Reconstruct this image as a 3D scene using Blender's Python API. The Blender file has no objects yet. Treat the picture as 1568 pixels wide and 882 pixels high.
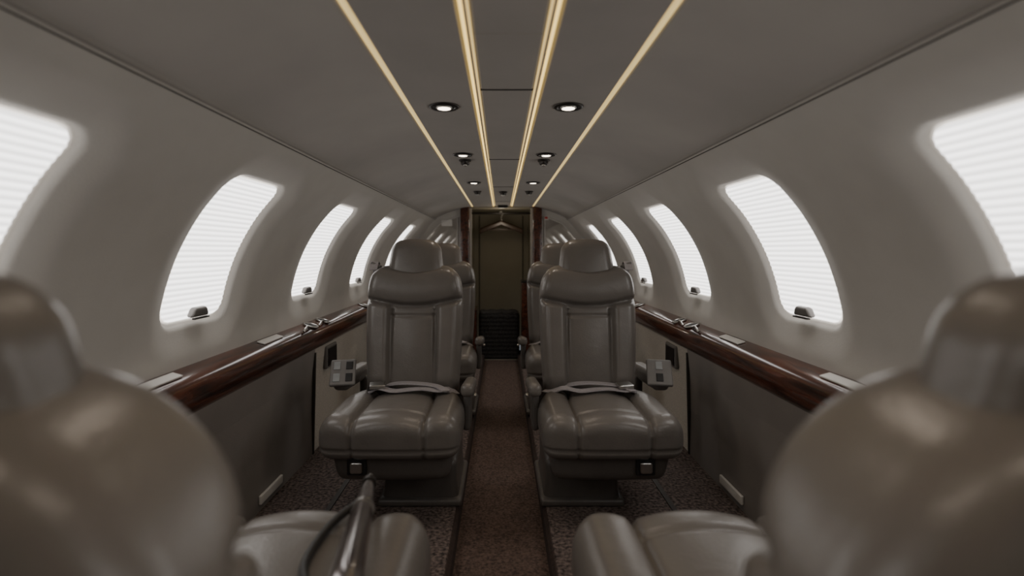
import bpy, bmesh, math
import numpy as np
from mathutils import Vector, Matrix
D=bpy.data; C=bpy.context
COL=C.scene.collection

# ---------------------------------------------------------------- materials
def mat_new(name):
    m=D.materials.new(name); m.use_nodes=True
    nt=m.node_tree; b=nt.nodes['Principled BSDF']
    return m,nt,b
def pmat(name,col,rough=.5,metal=0,var=.0,vscale=20,bump=0,bscale=200,coat=0,col2=None,stretch=None,detail=4,crease=0):
    m,nt,b=mat_new(name)
    b.inputs['Base Color'].default_value=(*col,1)
    b.inputs['Roughness'].default_value=rough
    b.inputs['Metallic'].default_value=metal
    b.inputs['Coat Weight'].default_value=coat
    b.inputs['Coat Roughness'].default_value=.08
    tc=nt.nodes.new('ShaderNodeTexCoord'); mp=nt.nodes.new('ShaderNodeMapping')
    nt.links.new(tc.outputs['Object'],mp.inputs['Vector'])
    if stretch: mp.inputs['Scale'].default_value=stretch
    if var>0 or col2:
        n=nt.nodes.new('ShaderNodeTexNoise'); n.inputs['Scale'].default_value=vscale; n.inputs['Detail'].default_value=detail
        nt.links.new(mp.outputs[0],n.inputs['Vector'])
        r=nt.nodes.new('ShaderNodeValToRGB')
        c2=col2 if col2 else tuple(min(1,c*(1+var)) for c in col)
        c1=col if col2 else tuple(c*(1-var) for c in col)
        r.color_ramp.elements[0].position=.35; r.color_ramp.elements[1].position=.65
        r.color_ramp.elements[0].color=(*c1,1); r.color_ramp.elements[1].color=(*c2,1)
        nt.links.new(n.outputs['Fac'],r.inputs[0]); nt.links.new(r.outputs[0],b.inputs['Base Color'])
    if bump>0:
        n2=nt.nodes.new('ShaderNodeTexNoise'); n2.inputs['Scale'].default_value=bscale; n2.inputs['Detail'].default_value=3
        nt.links.new(mp.outputs[0],n2.inputs['Vector'])
        bp=nt.nodes.new('ShaderNodeBump'); bp.inputs['Strength'].default_value=bump; bp.inputs['Distance'].default_value=.002
        nt.links.new(n2.outputs['Fac'],bp.inputs['Height']); nt.links.new(bp.outputs[0],b.inputs['Normal'])
        if crease>0:
            n3=nt.nodes.new('ShaderNodeTexNoise'); n3.inputs['Scale'].default_value=11; n3.inputs['Detail'].default_value=1.5; n3.inputs['Distortion'].default_value=1.0
            nt.links.new(mp.outputs[0],n3.inputs['Vector'])
            b2=nt.nodes.new('ShaderNodeBump'); b2.inputs['Strength'].default_value=crease; b2.inputs['Distance'].default_value=.012
            nt.links.new(n3.outputs['Fac'],b2.inputs['Height']); nt.links.new(b2.outputs[0],bp.inputs['Normal'])
    return m
def emat(name,col,strength):
    m,nt,b=mat_new(name)
    b.inputs['Base Color'].default_value=(*col,1)
    b.inputs['Emission Color'].default_value=(*col,1)
    b.inputs['Emission Strength'].default_value=strength
    return m
M_wall=pmat('wall_vinyl',(.63,.607,.57),.75,var=.02,vscale=9,bump=.25,bscale=260)
M_head=pmat('headliner_suede',(.47,.445,.415),.8,var=.03,vscale=5,bump=.2,bscale=300)
M_ceilp=pmat('ceiling_panel_suede',(.42,.392,.362),.8,var=.03,vscale=6,bump=.15,bscale=300)
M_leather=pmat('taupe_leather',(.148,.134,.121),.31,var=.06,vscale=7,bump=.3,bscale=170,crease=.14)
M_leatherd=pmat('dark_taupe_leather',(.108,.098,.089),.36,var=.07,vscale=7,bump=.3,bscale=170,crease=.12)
M_lower=pmat('lower_panel_leather',(.25,.23,.214),.55,var=.05,vscale=5,bump=.3,bscale=220)
M_cream=pmat('cream_weave',(.64,.60,.53),.8,col2=(.47,.44,.39),vscale=120,bump=.6,bscale=140,stretch=(1,1,3))
M_carpet=pmat('speckled_carpet',(.030,.023,.021),1,col2=(.20,.152,.133),vscale=75,bump=1,bscale=220,detail=8)
M_aisle=pmat('aisle_carpet',(.050,.033,.027),1,col2=(.145,.096,.076),vscale=110,bump=1,bscale=220,detail=8)
M_edge=pmat('carpet_edge',(.04,.025,.02),.9,var=.2,vscale=60)
M_chrome=pmat('brushed_metal',(.50,.49,.47),.3,metal=1,var=.05,vscale=40)
M_dark=pmat('dark_metal',(.05,.045,.042),.35,metal=.8,var=.1,vscale=30)
M_black=pmat('black_plastic',(.015,.014,.014),.5,var=.2,vscale=30)
M_grey=pmat('grey_plastic',(.17,.16,.152),.45,var=.05,vscale=30)
M_screen=pmat('grey_display',(.30,.31,.31),.25,var=.05,vscale=30)
M_belt=pmat('belt_webbing',(.37,.345,.355),.75,var=.12,vscale=200,bump=.6,bscale=400,stretch=(1,4,1))
M_white=pmat('white_plate',(.72,.70,.66),.5,var=.03,vscale=20)
M_olive=pmat('lavatory_laminate',(.33,.295,.22),.6,var=.05,vscale=3)
M_woven=pmat('black_woven',(.008,.008,.008),1,col2=(.05,.045,.042),vscale=60,bump=1,bscale=120,stretch=(1,1,3))
M_seam=pmat('seam_dark',(.05,.045,.04),.8,var=.1,vscale=20)
M_mirror=pmat('mirror_glass',(.6,.58,.55),.04,metal=1,var=.01,vscale=3)
M_red=pmat('red_mark',(.5,.02,.02),.5,var=.05,vscale=20)
M_hang=pmat('dark_hanger_wood',(.035,.020,.013),.4,var=.2,vscale=30)
M_umb=pmat('umbrella_fabric',(.40,.385,.38),.16,col2=(.13,.10,.10),vscale=6,metal=.75,coat=.6,stretch=(4,.5,4))
M_strip=emat('warm_led',(1,.72,.24),1.45)
M_strip2=emat('warm_led_soft',(1,.75,.32),.70)
M_lamp=emat('downlight_lens',(1,.84,.66),7)
def wood():
    m,nt,b=mat_new('mahogany_gloss')
    tc=nt.nodes.new('ShaderNodeTexCoord'); mp=nt.nodes.new('ShaderNodeMapping'); mp.inputs['Scale'].default_value=(9,.9,9)
    nt.links.new(tc.outputs['Object'],mp.inputs[0])
    w=nt.nodes.new('ShaderNodeTexNoise'); w.inputs['Scale'].default_value=3; w.inputs['Detail'].default_value=8; w.inputs['Distortion'].default_value=1.4
    nt.links.new(mp.outputs[0],w.inputs['Vector'])
    r=nt.nodes.new('ShaderNodeValToRGB')
    r.color_ramp.elements[0].position=.35; r.color_ramp.elements[0].color=(.020,.007,.004,1)
    r.color_ramp.elements[1].position=.68; r.color_ramp.elements[1].color=(.125,.038,.020,1)
    nt.links.new(w.outputs['Fac'],r.inputs[0]); nt.links.new(r.outputs[0],b.inputs['Base Color'])
    b.inputs['Roughness'].default_value=.22; b.inputs['Coat Weight'].default_value=.6; b.inputs['Coat Roughness'].default_value=.04
    b.inputs['Specular IOR Level'].default_value=.4
    return m
M_wood=wood()
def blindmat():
    m,nt,b=mat_new('pleated_shade_backlit_glow')
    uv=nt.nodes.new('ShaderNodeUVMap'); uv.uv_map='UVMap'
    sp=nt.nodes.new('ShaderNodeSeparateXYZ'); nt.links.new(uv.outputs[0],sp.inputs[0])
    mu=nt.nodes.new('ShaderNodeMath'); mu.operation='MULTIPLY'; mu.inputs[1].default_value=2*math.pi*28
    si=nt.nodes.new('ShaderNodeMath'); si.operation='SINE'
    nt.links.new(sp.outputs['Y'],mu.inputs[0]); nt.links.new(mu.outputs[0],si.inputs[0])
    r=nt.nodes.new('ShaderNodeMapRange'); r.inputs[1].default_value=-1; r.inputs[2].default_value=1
    r.inputs[3].default_value=2.0; r.inputs[4].default_value=3.4  # daylight behind the shade and pleat shading put into striped emission strength
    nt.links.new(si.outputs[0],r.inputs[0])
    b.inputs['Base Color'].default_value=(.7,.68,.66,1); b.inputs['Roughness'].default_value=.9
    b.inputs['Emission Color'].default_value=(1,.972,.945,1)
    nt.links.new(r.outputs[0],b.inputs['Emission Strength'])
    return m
M_blind=blindmat()

# ---------------------------------------------------------------- helpers
def obj(name,me,mat=None,parent=None,loc=(0,0,0),rot=(0,0,0),smooth=True):
    o=D.objects.new(name,me); COL.objects.link(o)
    if mat and len(me.materials)==0: me.materials.append(mat)
    o.location=loc; o.rotation_euler=rot
    if parent: o.parent=parent
    return o
def empty(name,loc=(0,0,0),rot=(0,0,0),parent=None):
    o=D.objects.new(name,None); COL.objects.link(o); o.location=loc; o.rotation_euler=rot
    o.empty_display_size=.05
    if parent:o.parent=parent
    return o
def finish(bm,name,smooth=True):
    bmesh.ops.recalc_face_normals(bm,faces=bm.faces)
    for f in bm.faces: f.smooth=smooth
    me=D.meshes.new(name); bm.to_mesh(me); bm.free(); return me
def sst(a,b,x):
    t=np.clip((x-a)/(b-a),0,1); return t*t*(3-2*t)
def rbox_mesh(name,size,r,step=.02,warp=None):
    """rounded box centred at origin, dense grid, optional warp(P)->P"""
    h=np.array(size)/2; r=min(r,*(h*.999))
    n=[max(4,int(math.ceil(s/step))) for s in size]
    def axis(i):
        m=n[i]; k=max(3,int(r/step)+2)
        a=np.linspace(-h[i],-h[i]+r,k+1); b=np.linspace(-h[i]+r,h[i]-r,max(2,m)+1); c=np.linspace(h[i]-r,h[i],k+1)
        return np.concatenate([a[:-1],b[:-1],c])
    ax=[axis(i) for i in range(3)]
    V=[];F=[]
    for i in range(3):
        j,k=(i+1)%3,(i+2)%3
        for sg in (-1,1):
            A,B=np.meshgrid(ax[j],ax[k],indexing='ij')
            P=np.zeros(A.shape+(3,)); P[...,i]=sg*h[i]; P[...,j]=A; P[...,k]=B
            base=sum(len(v) for v in V); V.append(P.reshape(-1,3))
            na,nb=A.shape
            for a in range(na-1):
                for b in range(nb-1):
                    q=[base+a*nb+b,base+(a+1)*nb+b,base+(a+1)*nb+b+1,base+a*nb+b+1]
                    F.append(q if sg>0 else q[::-1])
    P=np.concatenate(V)
    inner=np.clip(P,-(h-r),h-r); d=P-inner; L=np.linalg.norm(d,axis=1,keepdims=True); L[L==0]=1
    P=inner+d/L*r
    key={}; idx=np.zeros(len(P),int); U=[]
    for a,p in enumerate(np.round(P,6)):
        t=tuple(p+0.0)
        if t not in key: key[t]=len(U); U.append(P[a])
        idx[a]=key[t]
    U=np.array(U)
    if warp: U=warp(U)
    FF=[]
    for q in F:
        z=[int(idx[t]) for t in q]; zz=[]
        for t in z:
            if t not in zz: zz.append(t)
        if len(zz)>=3: FF.append(zz)
    me=D.meshes.new(name); me.from_pydata([tuple(u) for u in U],[],FF); me.update()
    for p in me.polygons: p.use_smooth=True
    return me
def rbox(name,size,r,mat,parent=None,loc=(0,0,0),rot=(0,0,0),step=.03,warp=None):
    return obj(name,rbox_mesh(name,size,r,step,warp),mat,parent,loc,rot)
def cyl(name,r,depth,mat,parent=None,loc=(0,0,0),rot=(0,0,0),r2=None,seg=32,bev=.0):
    bm=bmesh.new()
    bmesh.ops.create_cone(bm,cap_ends=True,segments=seg,radius1=r,radius2=r if r2 is None else r2,depth=depth)
    me=finish(bm,name)
    for p in me.polygons: p.use_smooth=len(p.vertices)<5
    o=obj(name,me,mat,parent,loc,rot)
    if bev>0:
        md=o.modifiers.new('b','BEVEL'); md.width=bev; md.segments=3; md.limit_method='ANGLE'
    return o
def torus(name,R,r,mat,parent=None,loc=(0,0,0),rot=(0,0,0),sc=(1,1,1)):
    bm=bmesh.new(); N,K=36,10; vs=[]
    for i in range(N):
        a=2*math.pi*i/N
        vs.append([bm.verts.new(((R+r*math.cos(2*math.pi*k/K))*math.cos(a)*sc[0],(R+r*math.cos(2*math.pi*k/K))*math.sin(a)*sc[1],r*math.sin(2*math.pi*k/K)*sc[2])) for k in range(K)])
    for i in range(N):
        for k in range(K):
            bm.faces.new((vs[i][k],vs[(i+1)%N][k],vs[(i+1)%N][(k+1)%K],vs[i][(k+1)%K]))
    return obj(name,finish(bm,name),mat,parent,loc,rot)
def extrude_y(name,prof,y0,y1,mat,parent=None,smooth=False,closed=True,bev=0,segs=1):
    bm=bmesh.new()
    ys=np.linspace(y0,y1,segs+1)
    rows=[[bm.verts.new((x,y,z)) for x,z in prof] for y in ys]
    n=len(prof)
    for a in range(segs):
        for i in range(n if closed else n-1):
            bm.faces.new((rows[a][i],rows[a][(i+1)%n],rows[a+1][(i+1)%n],rows[a+1][i]))
    if closed:
        bm.faces.new(rows[0]); bm.faces.new(rows[-1])
    me=finish(bm,name,smooth)
    o=obj(name,me,mat,parent)
    if bev:
        md=o.modifiers.new('b','BEVEL'); md.width=bev; md.segments=3; md.limit_method='ANGLE'
    return o
def tube(name,pts,r,mat,parent=None,rads=None,seg=12,res=6):
    cu=D.curves.new(name,'CURVE'); cu.dimensions='3D'; cu.bevel_depth=1.0 if rads else r; cu.bevel_resolution=4; cu.use_fill_caps=True
    sp=cu.splines.new('NURBS'); sp.points.add(len(pts)-1)
    for i,p in enumerate(pts):
        sp.points[i].co=(*p,1); sp.points[i].radius=rads[i] if rads else 1
    sp.use_endpoint_u=True; sp.order_u=3; sp.resolution_u=res
    o=D.objects.new(name,cu); COL.objects.link(o); cu.materials.append(mat)
    if parent:o.parent=parent
    return o
def ribbon_mesh(name,pts,width,th=.003,side=Vector((0,1,0))):
    P=[Vector(p) for p in pts]; Q=[]
    for i in range(len(P)-1):
        p0=P[max(i-1,0)];p1=P[i];p2=P[i+1];p3=P[min(i+2,len(P)-1)]
        for k in range(6):
            t=k/6; Q.append(.5*((2*p1)+(p2-p0)*t+(2*p0-5*p1+4*p2-p3)*t*t+(3*p1-p0-3*p2+p3)*t**3))
    Q.append(P[-1])
    bm=bmesh.new(); rows=[]
    for i,q in enumerate(Q):
        tdir=(Q[min(i+1,len(Q)-1)]-Q[max(i-1,0)]).normalized()
        s=(side-tdir*side.dot(tdir)).normalized(); n=tdir.cross(s)
        rows.append([bm.verts.new(q+s*a*width/2+n*b*th/2) for a,b in ((-1,-1),(1,-1),(1,1),(-1,1))])
    for a in range(len(rows)-1):
        for i in range(4): bm.faces.new((rows[a][i],rows[a][(i+1)%4],rows[a+1][(i+1)%4],rows[a+1][i]))
    bm.faces.new(rows[0]); bm.faces.new(rows[-1])
    return finish(bm,name,False)

Y0,Y1=-1.0,5.3
# ---------------------------------------------------------------- wall profile
ctrl=np.array([(1.0,.60),(1.0,.66),(.997,.72),(.985,.79),(.96,.895),(.92,1.0),(.855,1.11),(.765,1.215),(.715,1.275),(.66,1.33)])
def catmull(ctrl,k=24):
    out=[]
    n=len(ctrl)
    for i in range(n-1):
        p0=ctrl[max(i-1,0)];p1=ctrl[i];p2=ctrl[i+1];p3=ctrl[min(i+2,n-1)]
        for j in range(k):
            t=j/k; out.append(.5*((2*p1)+(p2-p0)*t+(2*p0-5*p1+4*p2-p3)*t*t+(3*p1-p0-3*p2+p3)*t**3))
    out.append(ctrl[-1]); return np.array(out)
dense=catmull(ctrl)
S=np.concatenate([[0],np.cumsum(np.linalg.norm(np.diff(dense,axis=0),axis=1))])
tan=np.gradient(dense,axis=0); tan/=np.linalg.norm(tan,axis=1,keepdims=True)
nor=np.stack([tan[:,1],-tan[:,0]],1)
nor[nor[:,0]<0]*=-1
def prof(s): return np.stack([np.interp(s,S,dense[:,0]),np.interp(s,S,dense[:,1])],-1)
def pnor(s):
    n=np.stack([np.interp(s,S,nor[:,0]),np.interp(s,S,nor[:,1])],-1)
    return n/np.linalg.norm(n,axis=-1,keepdims=True)
up=np.maximum.accumulate(dense[:,1])
sB=np.interp(.775,up,S); sT=np.interp(1.205,up,S)
PITCH=.965; WW=.34
wins=[1.555+PITCH*i+WW/2+(.062 if i<0 else 0) for i in (-2,-1,0,1,2,3)]
sc_,sh=(sB+sT)/2,(sT-sB)/2
RC=.05
def sdf(y,s,yc):
    qx=np.abs(y-yc)-(WW/2-RC); qy=np.abs(s-sc_)-(sh-RC)
    return np.hypot(np.maximum(qx,0),np.maximum(qy,0))+np.minimum(np.maximum(qx,qy),0)-RC
def build_wall(name,sg):
    ys=np.arange(Y0,Y1+.001,.0095); ss=np.linspace(0,S[-1],120)
    Yg,Sg=np.meshgrid(ys,ss,indexing='ij')
    p=prof(Sg); n=pnor(Sg); rec=np.zeros_like(Yg)
    for yc in wins:
        d=sdf(Yg,Sg,yc)
        rec=np.maximum(rec,.015*(1-sst(.002,.024,d))+.030*(1-sst(-.03,.12,d)))
    X=(p[...,0]+n[...,0]*rec)*sg; Z=p[...,1]+n[...,1]*rec
    V=np.stack([X,Yg,Z],-1).reshape(-1,3)
    a,b=Yg.shape; I=np.arange(a*b).reshape(a,b)
    F=np.stack([I[:-1,:-1],I[1:,:-1],I[1:,1:],I[:-1,1:]],-1).reshape(-1,4)
    if sg<0: F=F[:,::-1]
    me=D.meshes.new(name); me.from_pydata(V.tolist(),[],F.tolist()); me.update()
    for q in me.polygons:q.use_smooth=True
    return obj(name,me,M_wall)
W={-1:build_wall('wall_left',-1),1:build_wall('wall_right',1)}
wn=0
for sg in (-1,1):
    for yc in wins:
        wn+=1
        E=empty('window_%d'%wn,(sg*.95,yc,1.0))
        rows=28*4
        ss=np.linspace(sc_-sh,sc_+sh,rows+1); ts=np.linspace(-1,1,9)
        V=[];UV=[]
        for i,s in enumerate(ss):
            dy=abs(s-sc_)-(sh-RC)
            hw=WW/2 if dy<=0 else WW/2-RC+math.sqrt(max(0,RC*RC-dy*dy))
            v=(s-ss[0])/(2*sh)
            off=.035+.0014*math.sin(2*math.pi*28*v)
            pp=prof(np.array([s]))[0]; nn=pnor(np.array([s]))[0]
            for t in ts:
                V.append(((pp[0]+nn[0]*off)*sg-sg*.95,t*hw,pp[1]+nn[1]*off-1.0)); UV.append((t*.5+.5,v))
        F=[]
        for i in range(rows):
            for j in range(8):
                q=[i*9+j,i*9+j+1,(i+1)*9+j+1,(i+1)*9+j]; F.append(q if sg<0 else q[::-1])
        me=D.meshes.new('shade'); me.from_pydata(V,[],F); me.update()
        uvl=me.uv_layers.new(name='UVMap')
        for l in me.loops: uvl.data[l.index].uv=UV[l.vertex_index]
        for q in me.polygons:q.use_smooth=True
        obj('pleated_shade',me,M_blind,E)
        pp=prof(np.array([sB+.028]))[0]; nn=pnor(np.array([sB+.028]))[0]
        def wp(P):
            P=P.copy(); P[:,1]*=1-.35*np.clip((P[:,2]+.014)/.028,0,1); return P
        rbox('shade_handle',(.024,.10,.032),.009,M_grey,E,((pp[0]+nn[0]*.018)*sg-sg*.95,-.0,pp[1]-1.0),(0,-sg*.12,0),step=.01,warp=wp)
        rbox('handle_lip',(.012,.085,.006),.0025,M_dark,E,((pp[0]+nn[0]*.009)*sg-sg*.95,0,pp[1]-1.020),step=.02)
# sill ledge, lower walls
for sg,nm in ((-1,'left'),(1,'right')):
    P=[(1.03,.640),(.985,.634),(.945,.622),(.925,.612),(.913,.598),(.906,.575),(.908,.545),(.918,.518),(.94,.506),(1.03,.506)]
    o=extrude_y('trim_%s'%('1' if sg<0 else '2'),[(x*sg,z) for x,z in P],Y0,Y1,M_wood,smooth=True,segs=40)
    o.modifiers.new('e','EDGE_SPLIT').split_angle=math.radians(50)
    T=o
    for ya,yb in ((1.33,1.56),(2.1,2.28)):
        rbox('ledge_plate',(.034,yb-ya,.006),.002,M_white,T,(sg*.966,(ya+yb)/2,.6325),(0,sg*-.28,0),step=.05)
    for yc in (2.62,2.80,3.62):
        torus('cup_ring',.034,.005,M_chrome,T,(sg*.955,yc,.630),(0,-sg*.28,0))
        cyl('cup_well',.032,.004,M_black,T,(sg*.955,yc,.628),(0,-sg*.28,0))
    for yc in (2.50,2.71):
        tube('latch',[(sg*.93,yc-.04,.622),(sg*.925,yc-.02,.640),(sg*.93,yc+.02,.640),(sg*.935,yc+.04,.622)],.006,M_chrome,T)
    B=W[sg]
    P=[(.918,.52),(.93,.40),(.935,.20),(.93,.0),(.93,-.02),(.97,-.02),(.97,.52)]
    a=extrude_y('lower_panel',[(x*sg,z) for x,z in P],Y0,2.58,M_lower,B)
    b=extrude_y('aft_weave_panel',[((x+.006)*sg,z) for x,z in P],2.58,Y1,M_cream,B)
    extrude_y('panel_joint',[(.914*sg,.50),(.925*sg,.0),(.94*sg,.0),(.93*sg,.50)],2.575,2.585,M_seam,B)
    L=rbox('floor_light',(.012,.20,.035),.004,M_white,B,(sg*.924,2.10,.045),(0,0,0),step=.02)
    G=empty('wall_speaker',(sg*.925,2.83,.44),parent=B)
    rbox('speaker_frame',(.02,.17,.12),.008,M_grey,G,step=.02)
    rbox('speaker_grille',(.012,.14,.095),.004,M_dark,G,(-sg*.008,0,0),step=.02)
    A=empty('armrest_console',(sg*.675,2.25,0))
    rbox('console_body',(.07,.40,.07),.022,M_leather,A,(sg*.005,.16,.430),(math.radians(-4),0,0),step=.03)
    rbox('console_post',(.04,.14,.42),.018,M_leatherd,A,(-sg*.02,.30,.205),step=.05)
    rx,ry=math.radians(42),0; rz=sg*math.radians(-12)
    R=Matrix.Rotation(rz,4,'Z')@Matrix.Rotation(rx,4,'X')
    rbox('control_panel',(.105,.130,.018),.007,M_grey,A,(0,-.02,.482),(rx,0,rz),step=.02)
    for k,(dx,dy,m) in enumerate(((-.025,-.030,M_screen),(-.025,.030,M_screen),(.026,-.030,M_black),(.026,.030,M_black)) if sg<0 else ((0,-.030,M_black),(0,.030,M_screen))):
        v=R@Vector((dx,dy,.010))
        rbox('button_%d'%k,(.028,.040,.005),.002,m,A,(v.x,-.02+v.y,.482+v.z),(rx,0,rz),step=.02)

# ---------------------------------------------------------------- ceiling
CE=empty('ceiling')
SX=.016
for sg in (-1,1):
    X=lambda a: a*sg+SX
    e=.315+sg*SX
    hc=catmull(np.array([(.655,1.338),(.60,1.368),(.50,1.407),(.41,1.434),(e,1.452)]),8)
    pr=[(.668,1.336),(.660,1.330)]+[tuple(p) for p in hc]+[(e,1.475)]
    extrude_y('headliner',[(x*sg,z) for x,z in pr],Y0,Y1,M_head,CE,smooth=True,closed=False,segs=2)
    extrude_y('headliner_seam',[(.671*sg,1.327),(.665*sg,1.323),(.662*sg,1.334),(.670*sg,1.338)],Y0,Y1,M_seam,CE)
    extrude_y('ceiling_drop_panel',[(X(.301),1.480),(X(.301),1.460),(X(.295),1.453),(X(.20),1.456),(X(.104),1.456),(X(.098),1.461),(X(.098),1.48)],Y0,Y1,M_ceilp,CE,closed=False)
    extrude_y('led_strip_outer',[(X(.315),1.458),(X(.308),1.452),(X(.301),1.458),(X(.301),1.464),(X(.315),1.464)],Y0,Y1,M_strip2,CE)
    extrude_y('led_strip_inner',[(X(.097),1.462),(X(.0925),1.4545),(X(.088),1.462)],Y0,Y1,M_strip,CE)
    extrude_y('strip_rail',[(X(.088),1.470),(X(.088),1.457),(X(.083),1.457),(X(.083),1.470)],Y0,Y1,M_ceilp,CE)
    extrude_y('led_strip_rail',[(X(.083),1.466),(X(.080),1.460),(X(.077),1.466)],Y0,Y1,M_strip2,CE)
extrude_y('center_panel',[(SX-.0765,1.485),(SX-.0765,1.464),(SX-.070,1.459),(SX+.070,1.459),(SX+.0765,1.464),(SX+.0765,1.485)],Y0,Y1,M_ceilp,CE)
for y in (.3,1.48,2.6,3.7,4.8):
    rbox('panel_joint',(.15,.008,.004),.001,M_seam,CE,(SX,y,1.459),step=.05)
rbox('panel_joint',(.15,.001,.002),.0004,M_ceilp,CE,(SX,1.10,1.459),step=.05)
rbox('overhead_fixture',(.10,.05,.03),.01,M_black,CE,(SX,5.18,1.446),step=.03)
extrude_y('crown',[(-1.05,.6),(-1.05,1.5),(1.05,1.5),(1.05,.6),(1.06,.6),(1.06,1.51),(-1.06,1.51),(-1.06,.6)],Y0-.02,Y1,M_seam,CE)
def spot(parent,loc,e,blend=.6,ang=110,col=(1,.84,.69)):
    l=D.lights.new('lamp','SPOT'); l.energy=e; l.spot_size=math.radians(ang); l.spot_blend=blend; l.shadow_soft_size=.02; l.color=col
    o=D.objects.new('lamp',l); COL.objects.link(o); o.location=loc; o.parent=parent
def downlight(x,y,on=True):
    E=empty('ceiling_downlight',(x,y,1.455))
    torus('bezel',.036,.008,M_dark,E,sc=(1.1,1.1,.7))
    cyl('dish',.036,.004,M_dark,E,(0,0,.001))
    torus('inner_ring',.022,.004,M_chrome,E,(0,0,-.003))
    cyl('lens',.020,.006,M_lamp,E,(0,0,-.004))
    spot(E,(0,0,-.015),1.9)
def gasper(x,y):
    E=empty('air_vent',(x,y,1.453))
    torus('flange',.026,.006,M_dark,E,(0,0,0))
    cyl('nozzle',.021,.022,M_dark,E,(0,0,-.010),r2=.026,bev=.003)
    cyl('knob',.010,.02,M_chrome,E,(0,0,-.018),bev=.003)
for y in (-.55,.1,.8,1.64,2.45,3.44):
    for sg in (-1,1): downlight(SX+sg*.195,y)
for y in (2.60,3.95):
    for sg in (-1,1): gasper(SX+sg*.195,y)
gasper(SX,4.0)

# ---------------------------------------------------------------- floor
FL=empty('floor')
for sg in (-1,1):
    extrude_y('carpet_side',[(.175*sg,-.1),(.175*sg,-.004),(.180*sg,0),(1.0*sg,0),(1.0*sg,-.1)],Y0,Y1,M_carpet,FL)
    extrude_y('aisle_edge',[(.158*sg,-.1),(.158*sg,-.035),(.162*sg,-.012),(.172*sg,-.001),(.176*sg,-.001),(.176*sg,-.1)],Y0,Y1,M_edge,FL)
    extrude_y('seat_track',[(.66*sg,.0),(.66*sg,.004),(.68*sg,.004),(.68*sg,.0)],Y0,Y1,M_dark,FL)
extrude_y('carpet_aisle',[(-.16,-.12),(-.16,-.05),(.16,-.05),(.16,-.12)],Y0,Y1+1.2,M_aisle,FL)

# ---------------------------------------------------------------- bulkheads
hc=catmull(np.array([(.655,1.338),(.60,1.368),(.50,1.407),(.41,1.434),(.315,1.452)]),8)
def half_poly(sg,x0,z0,scale=1,ztop=1.46):
    pts=[(x0,z0),(.93,z0),(.93,.52),(1.0,.6)]
    pts+= [tuple(dense[i]) for i in range(10,len(dense),12)]
    pts+= [tuple(p) for p in hc[::4]]+[(.312,1.46),(x0,ztop)]
    return [(x*sg,z) for x,z in pts]
WB=empty('wall_back')
def slab(name,poly,y,th,mat,parent):
    bm=bmesh.new()
    a=[bm.verts.new((x,y,z)) for x,z in poly]; b=[bm.verts.new((x,y+th,z)) for x,z in poly]
    bm.faces.new(a); bm.faces.new(b)
    n=len(a)
    for i in range(n): bm.faces.new((a[i],a[(i+1)%n],b[(i+1)%n],b[i]))
    return obj(name,finish(bm,name,False),mat,parent)
for sg in (-1,1):
    hp=half_poly(sg,.30,-.1)
    slab('bulkhead_panel',hp,Y1,.03,M_wall,WB)
    mp=[]
    for x,z in [(.44,.70),(.92,.70)]+[tuple(dense[i]) for i in range(84,len(dense),12)]+[tuple(p) for p in hc[::6]]+[(.44,1.425)]:
        mp.append(((.44+(x-.44)*.88)*sg,.70+(z-.70)*.90))
    slab('mirror_panel',mp,Y1-.006,.005,M_mirror,WB)
    fr=[(x,Y1-.01,z) for x,z in mp]+[(mp[0][0],Y1-.01,mp[0][1])]
    cu=D.curves.new('mirror_frame','CURVE'); cu.dimensions='3D'; cu.bevel_depth=.007
    sp=cu.splines.new('POLY'); sp.points.add(len(fr)-1)
    for i,p in enumerate(fr): sp.points[i].co=(*p,1)
    o=D.objects.new('mirror_frame',cu); COL.objects.link(o); cu.materials.append(M_wall); o.parent=WB
    j=rbox('door_jamb',(.09,.10,1.56),.012,M_wood,WB,(sg*.365,Y1-.02,.68),step=.1)
rbox('door_header',(.66,.08,.04),.01,M_olive,WB,(0,Y1+.02,1.462),step=.1)
P=rbox('placard',(.11,.004,.065),.002,M_white,None,(-.55,Y1-.014,1.29),step=.05)
P=empty('exit_marker',(.455,Y1-.02,1.34))
rbox('plate',(.05,.004,.04),.001,M_white,P,step=.05); rbox('mark',(.03,.004,.022),.001,M_red,P,(0,-.004,0),step=.05)
LV=empty('vestibule')
for sg in (-1,1):
    rbox('vestibule_side',(.02,1.0,1.6),.002,M_olive,LV,(sg*.34,Y1+.53,.68),step=.3)
    rbox('door_edge_trim',(.008,.012,1.5),.003,M_seam,LV,(sg*.26,Y1+1.0,.68),step=.3)
rbox('door_1',(.70,.03,1.6),.004,M_olive,LV,(0,Y1+1.03,.68),step=.3)
rbox('vestibule_ceiling',(.72,1.1,.02),.002,M_olive,LV,(0,Y1+.55,1.475),step=.3)
tube('hanging_rod',[(-.33,Y1+.5,1.425),(.33,Y1+.5,1.425)],.012,M_dark,LV)
for dy,dz in ((.46,0),(.54,.014)):
    H=empty('coat_hanger',(0,Y1+dy,1.275+dz))
    def wph(P):
        P=P.copy(); x=np.abs(P[:,0]); P[:,2]-=x*.40; P[:,1]*=1-.3*x/.22; return P
    rbox('shoulder_bar',(.48,.03,.052),.014,M_hang,H,(0,0,.04),step=.015,warp=wph)
    rbox('trouser_bar',(.34,.010,.010),.004,M_hang,H,(0,0,-.035),step=.03)
    tube('hook',[(0,0,.05),(0,0,.115),(.02,0,.125),(.018,0,.16),(0,0,.168),(-.018,0,.155)],.003,M_chrome,H)
SB=empty('storage_bench')
def wb(P):
    P=P.copy(); P[:,1]+=.006*np.sin(P[:,2]*160)*(P[:,1]<0); P[:,2]+=.004*np.sin(P[:,0]*60)*(P[:,2]>.15); return P
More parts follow.
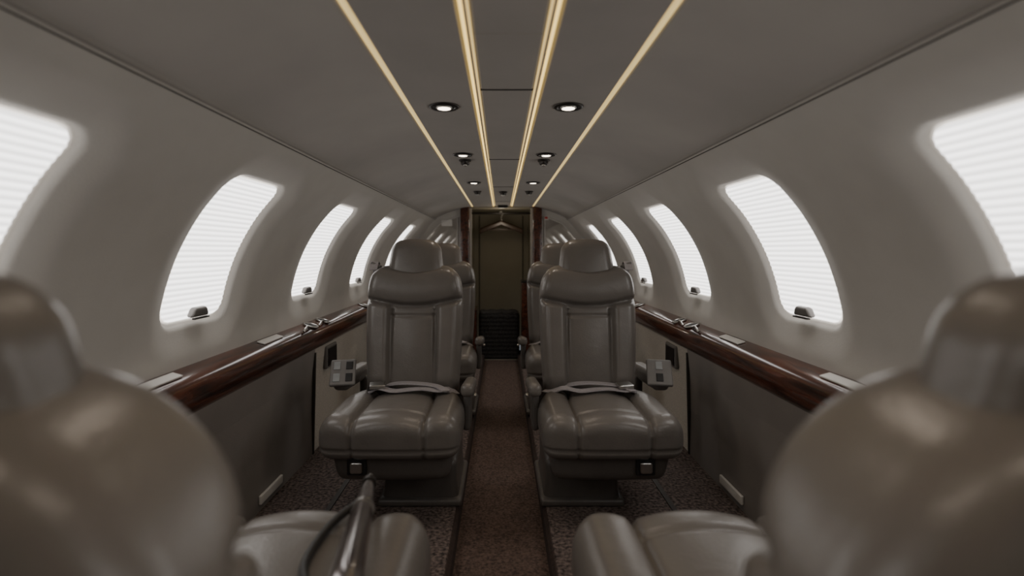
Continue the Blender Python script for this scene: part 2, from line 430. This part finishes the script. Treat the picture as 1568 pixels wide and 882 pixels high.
rbox('bench_body',(.40,.30,.46),.035,M_woven,SB,(-.02,5.22,.18),step=.012,warp=wb)
rbox('bench_foot',(.36,.05,.012),.004,M_chrome,SB,(-.02,5.05,-.044),step=.05)
CB=empty('side_cabinet')
rbox('cabinet_body',(.10,.24,.75),.01,M_wood,CB,(.245,5.10,.33),step=.1)
rbox('cabinet_top',(.11,.26,.02),.006,M_dark,CB,(.245,5.10,.71),step=.1)
rbox('cabinet_plinth',(.06,.25,.55),.01,M_wood,CB,(-.265,5.12,.18),step=.1)
slab('wall_front',[(-1.0,-.1),(1.0,-.1),(1.02,.6),(1.0,1.0),(.85,1.2),(.66,1.34),(.33,1.47),(-.33,1.47),(-.66,1.34),(-.85,1.2),(-1.0,1.0),(-1.02,.6)],Y0-.03,.03,M_wall,None)

# ---------------------------------------------------------------- seats
g=lambda d,s: np.exp(-(d/s)**2)
def w_back(P,dome=False):
    P=P.copy(); H=.60; x=P[:,0].copy(); y=P[:,1].copy(); z=P[:,2]+H/2; t=z/H
    f=sst(0,.06,-y)
    xx=np.abs(x)/.21
    push=.034*sst(.42,.58,xx)*(1-sst(.38,.42,z-.03*xx**2))*sst(0,.1,z)
    zc=z-.045*xx**2
    yoke=.040*np.clip(1-((zc-.48)/.085)**2,0,1)**.5*sst(.39,.42,zc)
    cen=.012*np.clip(1-((z-.2)/.2)**2,0,1)*np.clip(1-(xx/.45)**2,0,1)
    groove=-.014*g(np.abs(x)-(.092+.012*np.clip(1-z/.4,0,1)),.005)*(1-sst(.385,.395,z))
    groove+=-.018*g(zc-.402,.007)
    groove+=-.009*g(z-.358,.0045)*(xx<.47)
    P[:,1]=y-(push+yoke+cen+groove)*f
    P[:,1]+=.018*sst(0,.05,y)*np.clip(1-xx**2,0,1)
    if dome:
        sc=np.sqrt(np.clip(1-(np.clip(t-.66,0,1)/.345)**2,.10,1))*(1.02-.03*np.clip(.7-t,0,1)**2)
        P[:,1]*=1-.25*np.clip((t-.75)/.25,0,1)**2
        P[:,0]=x*sc
    else:
        sc=1-.07*(1-t)**2-.12*np.clip((t-.76)/.24,0,1)**2+.02*np.sin(np.pi*t)
        P[:,0]=x*sc
        P[:,2]-=.032*np.clip((t-.6)/.4,0,1)*xx**3
        P[:,2]-=.022*np.clip((t-.85)/.15,0,1)*g(xx,.55)
    P[:,2]+=H/2
    return P
def w_head(P):
    P=P.copy(); H=.175; x=P[:,0].copy(); t=(P[:,2]+H/2)/H; xx=np.abs(x)/.12
    P[:,0]=x*(1.07-.17*t-.06*np.clip(.25-t,0,1))
    P[:,1]-=.012*np.clip(1-xx**2,0,1)*sst(0,.03,-P[:,1])
    P[:,1]+=.03*(t-.4)**2
    P[:,2]-=.030*np.clip(1-t,0,1)*np.clip(1-xx**2,0,1)
    P[:,2]-=.016*t*xx**2
    fr=sst(0,.03,-P[:,1])
    P[:,1]+=.006*g(t-.10,.03)*fr
    return P
def w_cush(P):
    P=P.copy(); Wd,Dp,H=.505,.50,.145; x=P[:,0].copy(); y=P[:,1].copy()+Dp/2; z=P[:,2].copy(); xx=np.abs(x)/(Wd/2)
    top=sst(.0,.05,z); fr=1-sst(.0,.10,y)
    gx=g(np.abs(x)-.128,.007)
    P[:,2]+=top*(.018*np.clip(1-(x/.12)**2,0,1)+.016*np.clip(1-((np.abs(x)-.19)/.06)**2,0,1)-.016*gx-.010*g(y-.085,.006)*(xx<.49))
    P[:,1]-=fr*( .026*np.clip(1-(x/.30)**2,0,1) -.014*gx)*(1-sst(.05,.09,np.abs(z))*.6)
    P[:,1]+=fr*.008*g(z+.028,.006)
    P[:,0]=x*(1-.14*sst(.25,.5,y)+.012*g(z,.04))
    P[:,2]-=.02*sst(.3,.5,y)*top
    return P
def w_skirt(P):
    P=P.copy(); t=(P[:,2]+.065)/.13
    P[:,0]*=.90+.10*t; P[:,1]+=(1-t)*.03*(P[:,1]<0)
    P[:,1]-=.015*(P[:,1]<0)*np.clip(1-(P[:,0]/.24)**2,0,1)
    return P
def w_base(P):
    P=P.copy(); t=(P[:,2]+.09)/.18
    P[:,0]*=1-.10*t*(1-t)*4*.5; P[:,0]*=1.04-.06*t; return P
MS=dict(
 back=rbox_mesh('seat_back',(.42,.125,.60),.05,.0085,w_back),
 backd=rbox_mesh('seat_back',(.42,.125,.60),.05,.0085,lambda P:w_back(P,True)),
 head=rbox_mesh('headrest',(.24,.10,.175),.042,.010,w_head),
 cush=rbox_mesh('seat_cushion',(.505,.50,.145),.05,.0095,w_cush),
 pad=rbox_mesh('seat_pad',(.44,.30,.15),.04,.03,None),
 skirt=rbox_mesh('seat_skirt',(.455,.44,.13),.035,.02,w_skirt),
 base=rbox_mesh('pedestal',(.30,.36,.18),.03,.02,w_base),
 foot=rbox_mesh('pedestal_foot',(.33,.40,.03),.012,.03,None),
 arm=rbox_mesh('armrest',(.052,.30,.055),.022,.012,None),
 armp=rbox_mesh('armrest_post',(.030,.16,.16),.012,.02,None),
 handle=rbox_mesh('recline_handle',(.045,.016,.042),.008,.01,None),
)
def seat(x,y,aisle,flip,recline,near=False):
    """local: front edge y=0, facing -Y. aisle=+1/-1 : local x direction of the aisle"""
    E=empty('passenger_seat',(x,y,0),(0,0,math.pi if flip else 0))
    dy=-.25 if near else 0; dz=.055 if near else 0
    ax=aisle*.015 if near else 0
    obj('seat_cushion',MS['cush'],M_leather,E,(-aisle*.018+ax,.25+dy,.325+dz))
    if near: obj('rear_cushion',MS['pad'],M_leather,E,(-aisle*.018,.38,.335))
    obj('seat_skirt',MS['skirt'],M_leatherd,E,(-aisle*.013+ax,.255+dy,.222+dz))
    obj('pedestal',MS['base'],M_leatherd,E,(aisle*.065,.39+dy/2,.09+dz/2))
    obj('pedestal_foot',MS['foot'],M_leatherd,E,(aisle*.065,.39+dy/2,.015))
    h=obj('recline_handle',MS['handle'],M_chrome,E,(-aisle*.135,.022+dy,.225))
    rbox('handle_recess',(.07,.012,.062),.005,M_black,E,(-aisle*.135,.032+dy,.225),step=.02)
    B=empty('back_hinge',(0,.455,.355-(.020 if near else 0)),(-recline,0,0),E)
    obj('seat_back',MS['backd' if near else 'back'],M_leather,B,(0,0,0))
    obj('headrest',MS['head'],M_leather,B,(-aisle*.010 if near else 0,-.012,.573 if near else .620))
    for sx in(-1,1): cyl('headrest_post',.006,.10,M_chrome,B,(sx*.05,.01,.54))
    if not near:
        rbox('belt_guide',(.050,.055,.022),.008,M_grey,B,(-aisle*.185,.0,.585),(0,aisle*.35,0),step=.01)
        obj('shoulder_belt',ribbon_mesh('shoulder_belt',[(-aisle*.188,-.045,.562),(-aisle*.19,-.01,.602),(-aisle*.195,.05,.59),(-aisle*.20,.088,.5),(-aisle*.19,.092,.30)],.035,side=Vector((1,0,0))),M_belt,B)
    obj('armrest',MS['arm'],M_leather,E,(aisle*.250,.36,.430),(math.radians(-8),0,0))
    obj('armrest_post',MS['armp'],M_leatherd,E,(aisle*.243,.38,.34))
    rbox('armrest_button',(.014,.03,.012),.004,M_chrome,E,(aisle*.279,.26,.42),step=.01)
    if not near:
        obj('lap_belt',ribbon_mesh('lap_belt',[(-.19,.42,.40),(-.16,.36,.412),(-.12,.33,.430),(-.06,.31,.424),(0,.315,.428),(.06,.32,.431),(.12,.31,.426),(.15,.32,.424),(.19,.40,.40)],.046,.005),M_belt,E)
        obj('belt_tail',ribbon_mesh('belt_tail',[(-.13,.40,.42),(-.05,.36,.443),(.03,.35,.445),(.11,.345,.436),(.16,.29,.428)],.040,.005),M_belt,E)
        rbox('belt_buckle',(.065,.05,.018),.005,M_chrome,E,(aisle*-.13,.325,.442),(0.1,0,.2),step=.01)
        tube('buckle_stalk',[(-aisle*.19,.42,.38),(-aisle*.18,.37,.425),(-aisle*.15,.335,.436)],.010,M_dark,E)
    return E
R0=math.radians(8)
for sg in(-1,1):
    seat(sg*.385,1.85,-sg,False,R0)
    seat(sg*.385,2.98,-sg,False,R0)
    seat(sg*.394,.385+.455,sg,True,math.radians(6),near=True)

U=empty('umbrella')
a=Vector((-.305,1.22,.475)); b=Vector((-.185,.60,.592))
def L(t): return tuple(a.lerp(b,t))
tube('furled_canopy',[L(.08),L(.12),L(.4),L(.8),L(.98),L(1.0)],1,M_umb,U,rads=[.008,.014,.019,.024,.024,.012])
tube('tip',[L(-.02),L(0),L(.12)],1,M_chrome,U,rads=[.004,.008,.010])
tube('collar',[L(.08),L(.12)],.0155,M_dark,U)
tube('tie_band',[L(.40),L(.425)],.0215,M_chrome,U)
tube('shaft',[L(.98),L(1.1)],.006,M_chrome,U)
tube('strap',[(L(.22)[0],L(.22)[1],L(.22)[2]-.012),(-.32,1.05,.475),(-.335,.95,.475),(-.33,.85,.475),(-.28,.76,.51)],.008,M_black,U)

l=D.lights.new('vestibule_lamp','POINT'); l.energy=1.3; l.color=(1,.88,.7); l.shadow_soft_size=.05
o=D.objects.new('vestibule_lamp',l); COL.objects.link(o); o.location=(0,Y1+.22,1.30)

# ---------------------------------------------------------------- world, camera
w=D.worlds.new('World'); C.scene.world=w; w.use_nodes=True
w.node_tree.nodes['Background'].inputs[0].default_value=(.6,.65,.7,1)
w.node_tree.nodes['Background'].inputs[1].default_value=.3
cam=D.cameras.new('Camera'); co=D.objects.new('Camera',cam); COL.objects.link(co)
co.location=(0,0,1.0); co.rotation_euler=(math.pi/2,0,0)
cam.sensor_width=36; cam.lens=18.36; cam.shift_x=.0106; cam.shift_y=-.0356
cam.clip_start=.02
cam.dof.use_dof=True; cam.dof.focus_distance=2.3; cam.dof.aperture_fstop=1.7
C.scene.camera=co
C.scene.view_settings.view_transform='AgX'
C.scene.view_settings.exposure=0.15
